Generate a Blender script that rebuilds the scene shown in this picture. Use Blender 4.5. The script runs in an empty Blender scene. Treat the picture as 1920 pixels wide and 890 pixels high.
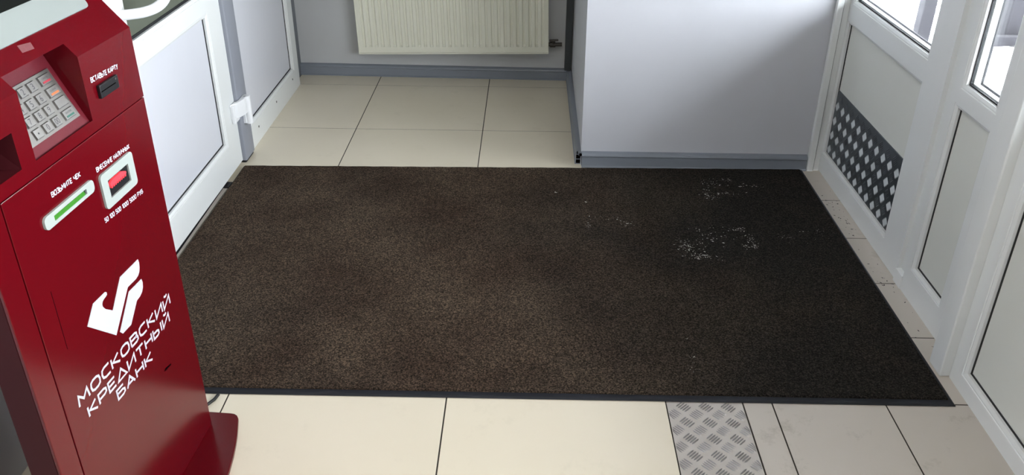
import bpy, bmesh, math, random
from mathutils import Vector, Matrix
random.seed(7)
S = bpy.context.scene
COL = S.collection

# ------------------------------------------------------------------ camera
F_PX, PITCH, YAW, ROLL = 1572.8195, 0.48055088, -0.01844696, 0.00778816
CAM = Vector((0.80823354, -4.25787367, 1.55289499))
fwd = Vector((math.sin(YAW)*math.cos(PITCH), math.cos(YAW)*math.cos(PITCH), -math.sin(PITCH)))
rt = Vector((math.cos(YAW), -math.sin(YAW), 0)); up = rt.cross(fwd)
cr, sr = math.cos(ROLL), math.sin(ROLL)
a = rt*cr + up*sr; b = -rt*sr + up*cr
cd = bpy.data.cameras.new('camera'); cam = bpy.data.objects.new('camera', cd); COL.objects.link(cam)
cam.matrix_world = Matrix(((a.x, b.x, -fwd.x, CAM.x), (a.y, b.y, -fwd.y, CAM.y), (a.z, b.z, -fwd.z, CAM.z), (0, 0, 0, 1)))
cd.sensor_fit = 'HORIZONTAL'; cd.sensor_width = 36; cd.lens = F_PX/1920*36
cd.shift_y = -75/1920; cd.clip_start = 0.05
S.camera = cam

# ------------------------------------------------------------------ sky, lights, exposure
w = bpy.data.worlds.new('overcast_sky'); S.world = w; w.use_nodes = True
wn = w.node_tree.nodes; wl = w.node_tree.links
bg = wn['Background']; bg.inputs['Color'].default_value = (0.97, 0.985, 1.0, 1); bg.inputs['Strength'].default_value = 24

def area(name, loc, rot, sx, sy, power, color=(1, 1, 1), portal=False):
    l = bpy.data.lights.new(name, 'AREA'); l.shape = 'RECTANGLE'; l.size = sx; l.size_y = sy
    l.energy = power; l.color = color
    if portal: l.cycles.is_portal = True
    o = bpy.data.objects.new(name, l); COL.objects.link(o); o.location = loc; o.rotation_euler = rot
    return o
# portals over the glazed openings of the right wall (they guide sky light, add none)
for i, (ya, yb) in enumerate([(-1.70, -1.01), (-2.14, -1.92), (-3.42, -2.40), (-4.60, -3.58)]):
    area('window_portal', (2.16, (ya+yb)/2, 1.38), (0, math.radians(90), 0), 1.35, yb-ya, 1, portal=True)
CEIL_POWER = 14
S.view_settings.view_transform = 'Standard'; S.view_settings.look = 'None'
S.view_settings.gamma = 1; S.view_settings.use_curve_mapping = False
S.view_settings.exposure = 0.0

# ------------------------------------------------------------------ materials
def lin(c):
    c = c/255.0
    return c/12.92 if c <= 0.04045 else ((c+0.055)/1.055)**2.4
def rgb(r, g, b_): return (lin(r), lin(g), lin(b_), 1)

class Mt:
    def __init__(s, name, col, rough=0.5, metal=0.0, spec=0.5, coat=0.0):
        s.m = bpy.data.materials.new(name); s.m.use_nodes = True
        s.n = s.m.node_tree.nodes; s.l = s.m.node_tree.links
        s.b = s.n['Principled BSDF']
        s.b.inputs['Base Color'].default_value = col; s.b.inputs['Roughness'].default_value = rough
        s.b.inputs['Metallic'].default_value = metal; s.b.inputs['Specular IOR Level'].default_value = spec
        s.b.inputs['Coat Weight'].default_value = coat
        s.col = col; s.tc = s.n.new('ShaderNodeTexCoord'); s.h = None
    def node(s, t, **kw):
        n = s.n.new(t)
        for k, v in kw.items(): setattr(n, k, v)
        return n
    def noise(s, scale, detail=4, rough=0.55, coords='Object', stretch=None, dist=0.0):
        n = s.node('ShaderNodeTexNoise'); n.inputs['Scale'].default_value = scale
        n.inputs['Detail'].default_value = detail; n.inputs['Roughness'].default_value = rough
        n.inputs['Distortion'].default_value = dist
        src = s.tc.outputs[coords]
        if stretch:
            mp = s.node('ShaderNodeMapping'); mp.inputs['Scale'].default_value = stretch
            s.l.new(src, mp.inputs['Vector']); src = mp.outputs['Vector']
        s.l.new(src, n.inputs['Vector']); return n.outputs['Fac']
    def ramp(s, fac, stops):
        r = s.node('ShaderNodeValToRGB'); e = r.color_ramp.elements
        while len(e) < len(stops): e.new(0.5)
        for i, (p, c) in enumerate(stops): e[i].position = p; e[i].color = c
        s.l.new(fac, r.inputs['Fac']); return r.outputs['Color']
    def mix(s, fac, c1, c2, mode='MIX'):
        m = s.node('ShaderNodeMix', data_type='RGBA', blend_type=mode)
        for sock, v in ((m.inputs[0], fac), (m.inputs[6], c1), (m.inputs[7], c2)):
            if hasattr(v, 'links') or hasattr(v, 'is_linked'): s.l.new(v, sock)
            else: sock.default_value = v
        return m.outputs[2]
    def color(s, out): s.l.new(out, s.b.inputs['Base Color'])
    def bump(s, fac, strength=0.2, dist=0.002):
        bn = s.node('ShaderNodeBump'); bn.inputs['Strength'].default_value = strength; bn.inputs['Distance'].default_value = dist
        s.l.new(fac, bn.inputs['Height'])
        if s.h: s.l.new(s.h, bn.inputs['Normal'])
        s.h = bn.outputs['Normal']; s.l.new(s.h, s.b.inputs['Normal'])
W4 = (1, 1, 1, 1)
def simple(name, col, rough=0.5, metal=0, spec=0.5, coat=0, var=0.06, nscale=9, bump=0.0):
    t = Mt(name, col, rough, metal, spec, coat)
    n = t.noise(nscale)
    d = 1-var
    t.color(t.mix(n, (col[0]*d, col[1]*d, col[2]*d, 1), tuple(min(1, c*(1+var)) for c in col[:3])+(1,)))
    if bump: t.bump(t.noise(nscale*25, 3), bump, 0.001)
    return t.m

M = {}
M['pvc'] = simple('white_pvc', rgb(227, 230, 229), 0.32, spec=0.4, var=0.015)
M['pvc_panel'] = simple('white_pvc_panel', rgb(210, 212, 219), 0.30, spec=0.4, var=0.015)
M['panel_warm'] = simple('neutral_white_panel', rgb(220, 222, 215), 0.30, spec=0.4, var=0.015)
M['gasket'] = simple('black_rubber_gasket', rgb(22, 23, 26), 0.6)
M['grey_post'] = simple('grey_painted_post', rgb(138, 142, 151), 0.5, var=0.05)
M['hinge'] = simple('white_plastic', rgb(232, 234, 236), 0.35, var=0.01)
M['plinth'] = simple('blue_grey_plastic_plinth', rgb(126, 132, 141), 0.33, var=0.07, nscale=5)
M['ceiling'] = simple('grey_ceiling', rgb(118, 118, 116), 0.9, var=0.02)
M['grout'] = simple('dark_grout', rgb(46, 40, 33), 0.95, var=0.2, nscale=20)
M['red'] = simple('red_lacquered_steel', rgb(84, 3, 12), 0.20, spec=0.42, coat=0.0, var=0.03)
M['red_tray'] = simple('textured_red_tray', rgb(88, 9, 24), 0.5, spec=0.35, var=0.08, nscale=60, bump=0.3)
M['red_shaded'] = simple('shaded_red_steel', rgb(54, 10, 16), 0.55, spec=0.15, var=0.05)  # the same red with the shade of side and bay put into the colour
M['black'] = simple('black_plastic', rgb(13, 14, 17), 0.4)
M['black_gap'] = simple('black_gap', rgb(10, 6, 7), 1.0, spec=0.0)
M['screen'] = simple('dark_screen_glass', rgb(24, 26, 24), 0.12, spec=0.6)
M['bezel'] = simple('pale_bezel_plastic', rgb(158, 166, 162), 0.3, var=0.02)
M['bezel_top'] = simple('pale_screen_surround', rgb(138, 145, 142), 0.5, spec=0.2, var=0.02)
M['print'] = simple('white_vinyl_print', rgb(186, 187, 196), 0.45, var=0.01)
M['steel'] = simple('brushed_steel', rgb(118, 116, 111), 0.38, metal=0.75, var=0.05, nscale=30)
M['key'] = simple('steel_key', rgb(124, 122, 118), 0.34, metal=0.7, var=0.04, nscale=40)
M['key_gap'] = simple('dark_steel_gap', rgb(92, 90, 88), 0.5, metal=0.5)
M['ink'] = simple('dark_key_print', rgb(40, 40, 44), 0.6)
M['k_red'] = simple('red_key_bar', rgb(150, 22, 42), 0.5)
M['k_orange'] = simple('orange_key_bar', rgb(190, 92, 40), 0.5)
M['k_green'] = simple('green_key_bar', rgb(24, 84, 70), 0.5)
M['sticker'] = simple('faded_sticker', rgb(112, 66, 68), 0.5, var=0.25, nscale=180)
M['cable'] = simple('black_cable', rgb(20, 20, 22), 0.45)
M['rubber'] = simple('black_rubber_edge', rgb(30, 32, 38), 0.6, spec=0.3, var=0.15, nscale=30, bump=0.3)
M['radiator'] = simple('cream_enamel', rgb(228, 228, 212), 0.35, var=0.02)
M['pipe'] = simple('dark_painted_pipe', rgb(70, 66, 62), 0.5, metal=0.3)
M['duct'] = simple('dark_grey_duct', rgb(58, 62, 64), 0.45, var=0.1)
M['post_wood'] = simple('dark_grey_wood', rgb(27, 25, 30), 0.85, var=0.2, nscale=14)
M['canopy'] = simple('dark_porch_boards', rgb(60, 58, 56), 0.9)
M['brick_out'] = simple('pale_red_masonry', rgb(84, 44, 38), 0.9, var=0.15, nscale=20)

def emis(name, col, base, st):
    t = Mt(name, base, 0.3); t.b.inputs['Emission Color'].default_value = col; t.b.inputs['Emission Strength'].default_value = st
    n = t.noise(120, 3); t.color(t.mix(n, base, tuple(c*0.6 for c in base[:3])+(1,)))
    return t.m
M['red_glow'] = emis('red_lit_plastic', rgb(255, 70, 80), rgb(230, 60, 70), 0.75)
M['green_slot'] = emis('green_lit_plastic', rgb(90, 200, 60), rgb(62, 130, 44), 0.03)
M['lamp'] = emis('fill_diffuser', (1, 0.93, 0.83, 1), (0.8, 0.8, 0.8, 1), 17)  # emission of the unseen panel added as warm fill light

def wall_paint():
    t = Mt('pale_grey_wall_paint', rgb(196, 199, 208), 0.55, spec=0.35)
    n = t.noise(2.2, 5); f = t.noise(40, 4)
    c = t.mix(n, rgb(190, 192, 197), rgb(205, 207, 213))
    sp = t.ramp(t.noise(14, 6, 0.7), [(0.0, W4), (0.70, W4), (0.78, (0.78, 0.77, 0.74, 1))])
    t.color(t.mix(0.5, c, t.mix(1.0, c, sp, 'MULTIPLY')))
    t.bump(f, 0.12, 0.002); return t.m
M['wall'] = wall_paint()
def back_paint():
    t = Mt('grey_wall_paint', rgb(160, 163, 168), 0.6, spec=0.3)
    t.color(t.mix(t.noise(2.5, 5), rgb(182, 184, 185), rgb(198, 200, 201))); t.bump(t.noise(40), 0.12, 0.002); return t.m
M['wall_back'] = back_paint()
def side_paint():
    t = Mt('speckled_grey_profile', rgb(110, 114, 120), 0.5)
    t.color(t.mix(t.noise(30, 6, 0.7), rgb(96, 100, 106), rgb(124, 128, 134))); return t.m
M['profile'] = side_paint()

def tile_mat(name, c1, c2, rough, dirt):
    t = Mt(name, c1, rough, spec=0.5)
    oi = t.node('ShaderNodeObjectInfo')
    big = t.noise(1.7, 5, coords='Generated')
    geo = t.node('ShaderNodeNewGeometry')
    n2 = t.node('ShaderNodeTexNoise'); n2.inputs['Scale'].default_value = 2.3; n2.inputs['Detail'].default_value = 6
    t.l.new(geo.outputs['Position'], n2.inputs['Vector'])
    c = t.mix(n2.outputs['Fac'], c1, c2)
    v = t.ramp(oi.outputs['Random'], [(0, (0.95, 0.95, 0.95, 1)), (1, (1, 1, 1, 1))])
    c = t.mix(1.0, c, v, 'MULTIPLY')
    n3 = t.node('ShaderNodeTexNoise'); n3.inputs['Scale'].default_value = 6.5; n3.inputs['Detail'].default_value = 8; n3.inputs['Roughness'].default_value = 0.75
    t.l.new(geo.outputs['Position'], n3.inputs['Vector'])
    d = t.ramp(n3.outputs['Fac'], [(0.0, (1, 1, 1, 1)), (0.57, (1, 1, 1, 1)), (0.68, (1-dirt, 1-dirt, 1-dirt*1.1, 1))])
    t.color(t.mix(1.0, c, d, 'MULTIPLY'))
    rr = t.node('ShaderNodeMapRange'); rr.inputs['To Min'].default_value = rough*0.8; rr.inputs['To Max'].default_value = rough*1.4
    t.l.new(n2.outputs['Fac'], rr.inputs['Value']); t.l.new(rr.outputs['Result'], t.b.inputs['Roughness'])
    return t.m
M['tile_beige'] = tile_mat('beige_porcelain', rgb(224, 215, 192), rgb(232, 223, 203), 0.22, 0.05)
M['tile_grey'] = tile_mat('grey_stone_tile', rgb(188, 181, 171), rgb(202, 195, 185), 0.42, 0.22)
M['tile_dirty'] = tile_mat('dirty_beige_tile', rgb(168, 160, 140), rgb(190, 182, 160), 0.4, 0.4)

def carpet():
    t = Mt('brown_pile', rgb(60, 50, 42), 0.95, spec=0.12)
    geo = t.node('ShaderNodeNewGeometry')
    def nz(scale, det, ro=0.6, dist=0.0):
        n = t.node('ShaderNodeTexNoise'); n.inputs['Scale'].default_value = scale; n.inputs['Detail'].default_value = det
        n.inputs['Roughness'].default_value = ro; n.inputs['Distortion'].default_value = dist
        t.l.new(geo.outputs['Position'], n.inputs['Vector']); return n.outputs['Fac']
    base = t.mix(t.ramp(nz(2.6, 5), [(0.35, (0, 0, 0, 1)), (0.65, W4)]), rgb(58, 47, 39), rgb(78, 68, 58))
    # irregular darker patches, darkening further towards the street door
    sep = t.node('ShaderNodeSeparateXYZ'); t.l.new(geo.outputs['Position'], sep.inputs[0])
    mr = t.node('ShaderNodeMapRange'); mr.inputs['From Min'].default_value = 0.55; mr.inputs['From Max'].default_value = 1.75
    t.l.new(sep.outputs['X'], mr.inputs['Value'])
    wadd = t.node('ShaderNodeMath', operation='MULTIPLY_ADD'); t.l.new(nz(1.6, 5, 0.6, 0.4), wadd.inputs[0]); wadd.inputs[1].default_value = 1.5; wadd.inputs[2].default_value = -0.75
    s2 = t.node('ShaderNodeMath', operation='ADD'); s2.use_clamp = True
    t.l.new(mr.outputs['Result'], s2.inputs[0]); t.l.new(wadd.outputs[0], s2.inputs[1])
    darkened = t.mix(s2.outputs[0], base, rgb(36, 34, 32))
    pil = t.ramp(nz(230, 3, 0.75), [(0.36, (0.12, 0.11, 0.10, 1)), (0.50, (0.85, 0.83, 0.80, 1)), (0.66, (2.9, 2.7, 2.5, 1))])
    t.color(t.mix(1.0, darkened, pil, 'MULTIPLY'))
    t.bump(nz(260, 3, 0.7), 0.9, 0.006); t.bump(nz(5, 3), 0.3, 0.01)
    return t.m
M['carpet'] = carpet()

def snow():
    t = Mt('trodden_snow', rgb(240, 242, 248), 0.8)
    geo = t.node('ShaderNodeNewGeometry')
    n = t.node('ShaderNodeTexNoise'); n.inputs['Scale'].default_value = 3.6; n.inputs['Detail'].default_value = 9; n.inputs['Roughness'].default_value = 0.7
    t.l.new(geo.outputs['Position'], n.inputs['Vector'])
    t.color(t.ramp(n.outputs['Fac'], [(0.0, rgb(238, 240, 246)), (0.52, rgb(238, 240, 246)), (0.57, rgb(58, 54, 52)), (0.8, rgb(40, 37, 35))]))
    return t.m
M['snow'] = snow()
M['crumb'] = simple('salt_crumbs', rgb(185, 182, 172), 0.7, var=0.3, nscale=60)

def glass(name, tint, amount):
    m = bpy.data.materials.new(name); m.use_nodes = True; n = m.node_tree.nodes; l = m.node_tree.links
    n.remove(n['Principled BSDF']); out = n['Material Output']
    tr = n.new('ShaderNodeBsdfTransparent'); tr.inputs['Color'].default_value = tint
    gl = n.new('ShaderNodeBsdfGlossy'); gl.inputs['Roughness'].default_value = 0.02
    lw = n.new('ShaderNodeLayerWeight'); lw.inputs['Blend'].default_value = 0.5
    pw = n.new('ShaderNodeMath'); pw.operation = 'POWER'; pw.inputs[1].default_value = 4.0; l.new(lw.outputs['Facing'], pw.inputs[0])
    fr = n.new('ShaderNodeMath'); fr.operation = 'MULTIPLY_ADD'; fr.inputs[1].default_value = 0.6; fr.inputs[2].default_value = 0.02; l.new(pw.outputs[0], fr.inputs[0])
    mx = n.new('ShaderNodeMixShader'); l.new(fr.outputs[0], mx.inputs[0]); l.new(tr.outputs[0], mx.inputs[1]); l.new(gl.outputs[0], mx.inputs[2])
    l.new(mx.outputs[0], out.inputs['Surface']); return m
M['glass'] = glass('clear_glazing', (0.95, 0.96, 0.97, 1), 0.1)
M['dark_glass'] = simple('dark_tinted_glazing', rgb(88, 94, 84), 0.18, spec=0.5, var=0.05, nscale=2)

def treadmetal(name, c, rough):
    t = Mt(name, c, rough, metal=0.55)
    t.color(t.mix(t.noise(14, 5), tuple(x*0.88 for x in c[:3])+(1,), c)); t.bump(t.noise(90, 4, stretch=(1, 0.1, 1)), 0.1, 0.001)
    return t.m
M['tread'] = treadmetal('worn_aluminium', rgb(208, 201, 192), 0.5)
M['tread_bar'] = treadmetal('worn_aluminium_bar', rgb(150, 147, 146), 0.28)
M['kick'] = treadmetal('dark_oiled_aluminium', rgb(86, 94, 100), 0.36)
M['kick_dark'] = treadmetal('dim_glint_aluminium', rgb(104, 112, 118), 0.3)  # same metal as the bright pads, weaker reflection put into the colour
M['kick_pad'] = treadmetal('bright_glint_aluminium', rgb(205, 210, 212), 0.5)  # stronger reflection of these pads put into the colour

# ------------------------------------------------------------------ mesh helpers
class MB:
    def __init__(s): s.v = []; s.f = []
    def quad(s, *p):
        i = len(s.v); s.v += [tuple(x) for x in p]; s.f.append(tuple(range(i, i+len(p)))); return s
    def box(s, x0, x1, y0, y1, z0, z1):
        i = len(s.v)
        s.v += [(x0, y0, z0), (x1, y0, z0), (x1, y1, z0), (x0, y1, z0), (x0, y0, z1), (x1, y0, z1), (x1, y1, z1), (x0, y1, z1)]
        s.f += [tuple(i+k for k in f) for f in ((0, 3, 2, 1), (4, 5, 6, 7), (0, 1, 5, 4), (1, 2, 6, 5), (2, 3, 7, 6), (3, 0, 4, 7))]
        return s
    def prism(s, poly, fn, t0, t1):
        """poly of 2-D points, fn(p, t) -> xyz; extruded from t0 to t1 with caps"""
        i = len(s.v); n = len(poly)
        s.v += [tuple(fn(p, t0)) for p in poly]+[tuple(fn(p, t1)) for p in poly]
        for k in range(n): s.f.append((i+k, i+(k+1) % n, i+n+(k+1) % n, i+n+k))
        s.f.append(tuple(i+k for k in reversed(range(n)))); s.f.append(tuple(i+n+k for k in range(n)))
        return s
    def tube(s, pts, r, n=12, cap=True):
        pts = [Vector(p) for p in pts]; i0 = len(s.v); prev = None
        for k, p in enumerate(pts):
            d = (pts[min(k+1, len(pts)-1)]-pts[max(k-1, 0)]).normalized()
            if prev is None:
                ref = Vector((0, 0, 1)) if abs(d.z) < 0.9 else Vector((1, 0, 0)); x = d.cross(ref).normalized()
            else: x = (prev-d*prev.dot(d)).normalized()
            prev = x; y = d.cross(x)
            for j in range(n):
                t = 2*math.pi*j/n; s.v.append(tuple(p+x*math.cos(t)*r+y*math.sin(t)*r))
        for k in range(len(pts)-1):
            for j in range(n):
                s.f.append((i0+k*n+j, i0+k*n+(j+1) % n, i0+(k+1)*n+(j+1) % n, i0+(k+1)*n+j))
        if cap:
            s.f.append(tuple(i0+j for j in reversed(range(n)))); s.f.append(tuple(i0+(len(pts)-1)*n+j for j in range(n)))
        return s
    def build(s, name, mat, parent=None, bevel=0, smooth=False, seg=2, loc=None, fix=True):
        me = bpy.data.meshes.new(name); me.from_pydata(s.v, [], s.f); me.update()
        if fix:
            bm = bmesh.new(); bm.from_mesh(me); bmesh.ops.recalc_face_normals(bm, faces=bm.faces); bm.to_mesh(me); bm.free()
        if smooth:
            for p in me.polygons: p.use_smooth = True
            if hasattr(me, 'set_sharp_from_angle'): me.set_sharp_from_angle(angle=math.radians(40))
        me.materials.append(M[mat] if isinstance(mat, str) else mat)
        o = bpy.data.objects.new(name, me); COL.objects.link(o)
        if parent: o.parent = parent
        if loc: o.location = loc
        if bevel:
            md = o.modifiers.new('bevel', 'BEVEL'); md.width = bevel; md.segments = seg; md.limit_method = 'ANGLE'; md.angle_limit = math.radians(40)
        return o
def struct(o, label=None, cat=None):
    o['kind'] = 'structure'
    if label: o['label'] = label
    if cat: o['category'] = cat
    return o
def empty(name, loc=(0, 0, 0), rz=0):
    o = bpy.data.objects.new(name, None); COL.objects.link(o); o.location = loc; o.rotation_euler = (0, 0, rz); o.empty_display_size = 0.1
    return o
def thing(o, label, cat, group=None):
    o['label'] = label; o['category'] = cat
    if group: o['group'] = group
    return o
def rrect(x0, x1, y0, y1, r, n=5, corners=(1, 1, 1, 1)):
    pts = []
    for (cx, cy, a0, on, px, py) in ((x1-r, y0+r, -90, corners[0], x1, y0), (x1-r, y1-r, 0, corners[1], x1, y1), (x0+r, y1-r, 90, corners[2], x0, y1), (x0+r, y0+r, 180, corners[3], x0, y0)):
        if not on: pts.append((px, py)); continue
        for k in range(n+1):
            t = math.radians(a0+90*k/n); pts.append((cx+r*math.cos(t), cy+r*math.sin(t)))
    return pts

# ------------------------------------------------------------------ floor
XR = 2.06
floor = struct(MB().box(-0.60, 2.12, -5.6, 0.35, -0.08, -0.0008).build('floor', 'grout'), 'tiled vestibule floor of beige and grey porcelain tiles', 'floor')
def tiles(x0s, x1s, ys, mat, g=0.0020, name='tile'):
    cache = {}
    for (xa, xb) in zip(x0s, x1s):
        for (ya, yb) in ys:
            key = (round(xb-xa, 4), round(yb-ya, 4))
            hx, hy = (xb-xa)/2-g, (yb-ya)/2-g
            cx, cy = (xa+xb)/2, (ya+yb)/2
            if key not in cache:
                c = 0.0004
                m = MB()
                poly = [(-hx, -hy), (hx, -hy), (hx, hy), (-hx, hy)]; top = [(-hx+c, -hy+c), (hx-c, -hy+c), (hx-c, hy-c), (-hx+c, hy-c)]
                m.v = [(x, y, -0.012) for x, y in poly]+[(x, y, -c) for x, y in poly]+[(x, y, 0) for x, y in top]
                m.f = [(3, 2, 1, 0), (8, 9, 10, 11)]+[(k, (k+1) % 4, 4+(k+1) % 4, 4+k) for k in range(4)]+[(4+k, 4+(k+1) % 4, 8+(k+1) % 4, 8+k) for k in range(4)]
                o = m.build(name, mat, floor); cache[key] = o; o.location = (cx, cy, 0)
            else:
                o = cache[key].copy(); COL.objects.link(o); o.parent = floor; o.location = (cx, cy, 0)
rows60 = [(-0.6*(k+1), -0.6*k) for k in range(-1, 9)]
tiles([-0.445, 0.0, 0.6], [0.0, 0.6, 1.2], [(0.0, 0.17)]+rows60[1:], 'tile_beige')
r30 = [(-1.2605-0.3*(k+1), -1.2605-0.3*k) for k in range(0, 13)]+[(-1.2605, -0.96)]
tiles([1.41, 1.49, 1.80], [1.49, 1.80, 2.10], r30, 'tile_grey')
tiles([1.2], [1.41], [(-1.2605, -0.96)], 'tile_grey')

# tread plate strip let into the floor
def bar_mesh(m, cx, cy, ang, L, wd, h, fn):
    """one low lens-shaped raised bar; fn maps (x, y, z) to the scene"""
    ca, sa = math.cos(ang), math.sin(ang); i = len(m.v)
    e = L*0.30; base = [(-L/2, 0), (-e, -wd/2), (e, -wd/2), (L/2, 0), (e, wd/2), (-e, wd/2)]
    for x, y in base: m.v.append(fn(cx+x*ca-y*sa, cy+x*sa+y*ca, 0))
    for x, y in ((-e, 0), (e, 0)): m.v.append(fn(cx+x*ca, cy+x*sa, h))
    m.f += [tuple(i+k for k in f) for f in ((0, 1, 6), (1, 2, 7, 6), (2, 3, 7), (3, 4, 7), (4, 5, 6, 7), (5, 0, 6))]
strip = MB().box(1.2015, 1.4075, -4.2, -1.2625, -0.012, -0.0004).build('tread_plate_strip', 'tread')
thing(strip, 'worn aluminium five-bar tread plate strip between beige and grey floor tiles', 'tread plate')
pitch = 0.0605
pads = {}
cnt = 0
for row in range(-3, 60):
    y = -2.46-row*pitch/2
    if not (-2.98 < y < -2.466): continue
    odd = row % 2
    for k in range(-1, 5):
        x = 1.2+0.0155+k*pitch+(pitch/2 if odd else 0)
        if not (1.210 < x < 1.398): continue
        edge = x < 1.222 or x > 1.385
        if (odd, round(x, 4) if edge else 0) not in pads:
            m = MB(); ang = math.radians(45 if odd else -45)
            nx, ny = -math.sin(ang), math.cos(ang)
            for q in range(5):
                d = (q-2)*0.0071
                bar_mesh(m, nx*d, ny*d, ang, 0.034-abs(q-2)*0.002, 0.0046, 0.0022, lambda X, Y, Z: (min(max(X, 1.2035-x), 1.4055-x), Y, Z))
            o = m.build('tread_pad', 'tread_bar', strip); pads[(odd, round(x, 4) if edge else 0)] = o; o.location = (x, y, -0.0004)
        else:
            o = pads[(odd, round(x, 4) if edge else 0)].copy(); COL.objects.link(o); o.parent = strip; o.location = (x, y, -0.0004)

# ------------------------------------------------------------------ walls
# back wall, a little askew
def yb(x): return 0.168-(x+0.45)*0.0240
struct(MB().quad((-0.50, yb(-0.5), -0.01), (1.09, yb(1.09), -0.01), (1.09, yb(1.09), 2.7), (-0.50, yb(-0.5), 2.7)).build('wall_back', 'wall_back'),
       'grey painted back wall of the niche behind the radiator', 'wall')
wall_col = MB()
wall_col.quad((1.043, -0.968, 0), (2.02, -0.968, 0), (2.02, -0.968, 2.7), (1.030, -0.968, 2.7))
wall_col.quad((1.043, -0.968, 0), (1.030, -0.968, 2.7), (1.046, 0.20, 2.7), (1.046, 0.20, 0))
wall_col.quad((2.02, -0.968, 0), (2.02, -0.968, 2.7), (2.3, -0.968, 2.7), (2.3, -0.968, 0))
wall_col.quad((1.046, 0.20, 0), (1.046, 0.20, 2.7), (2.3, 0.20, 2.7), (2.3, 0.20, 0))
struct(wall_col.build('wall_pillar', 'wall'), 'pale grey painted wall block jutting out beside the entrance door', 'wall')
struct(MB().box(-0.60, -0.445, -0.005, 0.20, 0, 2.7).build('trim_1', 'profile'), 'speckled grey profile in the far left corner', 'trim')
wl_ = MB(); wl_.box(-0.60, -0.41, -5.6, -1.885, 0, 2.7); wl_.box(-0.60, -0.41, -1.885, 0.0, 2.15, 2.7); wl_.box(-0.60, -0.50, -1.885, 0.0, 0, 2.15)
struct(wl_.build('wall_left', 'wall'), 'pale grey left wall behind the red payment kiosk', 'wall')
struct(MB().box(-0.60, 2.2, -5.7, -5.6, 0, 2.7).build('wall_front', 'ceiling'), 'grey wall behind the viewer', 'wall')
struct(MB().box(-0.60, 2.2, -5.7, 0.35, 2.7, 2.8).build('ceiling', 'ceiling'), 'plain grey ceiling', 'ceiling')

# ------------------------------------------------------------------ plinths (hollow extruded profile)
def plinth_profile(h=0.064, t=0.022):
    pts = [(0.0, 0.0), (t, 0.0), (t, 0.004), (t-0.004, 0.008), (t-0.006, h*0.70), (t-0.002, h*0.76), (t-0.003, h*0.84), (t-0.008, h*0.93), (t-0.014, h*0.98), (0.0, h)]
    return pts
def plinth(name, p0, p1, nrm, label, h=0.064, t=0.022):
    p0 = Vector(p0); p1 = Vector(p1); nn = Vector(nrm)
    m = MB(); d = p1-p0
    out = plinth_profile(h, t)
    m.prism(out, lambda p, s: p0+d*s+nn*p[0]+Vector((0, 0, p[1])), 0, 1)
    return struct(m.build(name, 'plinth', smooth=True), label, 'baseboard')
plinth('baseboard_back', (-0.445, yb(-0.445), 0), (1.03, yb(1.03), 0), (-0.024, -1, 0), 'blue-grey plastic baseboard under the radiator')
bb = plinth('baseboard_right', (1.046, -0.968, 0), (2.006, -0.968, 0), (0, -1, 0), 'blue-grey plastic baseboard along the pillar front', 0.068, 0.024)
bs = plinth('baseboard_side', (1.044, -0.955, 0), (1.044, 0.14, 0), (-1, 0, 0), 'grey plastic baseboard along the pillar side, open at its cut end', 0.066, 0.026)
# open cut ends: dark hollow chambers seen on the butt ends
def hollow(parent, rects, fn):
    for r in rects:
        m = MB(); m.prism([(r[0], r[2]), (r[1], r[2]), (r[1], r[3]), (r[0], r[3])], fn, 0, 1); m.build('hollow_chamber', 'black_gap', parent)
hollow(bb, [(0.002, 0.018, 0.006, 0.024), (0.002, 0.018, 0.028, 0.048)], lambda p, s: (1.0455+s*0.002, -0.968-p[0], p[1]))
hollow(bs, [(0.003, 0.021, 0.005, 0.022), (0.003, 0.021, 0.026, 0.044), (0.003, 0.018, 0.048, 0.060)], lambda p, s: (1.044-p[0], -0.9555+s*0.002, p[1]))
m = MB(); m.tube([(1.040, -0.956, 0.058), (1.040, -0.978, 0.058)], 0.010, 14)
cap_ring = m.build('corner_bead', 'plinth', bs, smooth=True)
cable = MB().tube([(1.040, -0.979, 0.058), (1.040, -0.985, 0.055)], 0.006, 10).build('bead_core', 'black_gap', bs, smooth=True)

# vertical cable duct in the niche corner
duct = MB().box(1.006, 1.040, 0.085, 0.130, 0.066, 2.7).build('cable_duct', 'duct', bevel=0.002)
thing(duct, 'dark grey vertical cable duct in the niche corner right of the radiator', 'cable duct')

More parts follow.
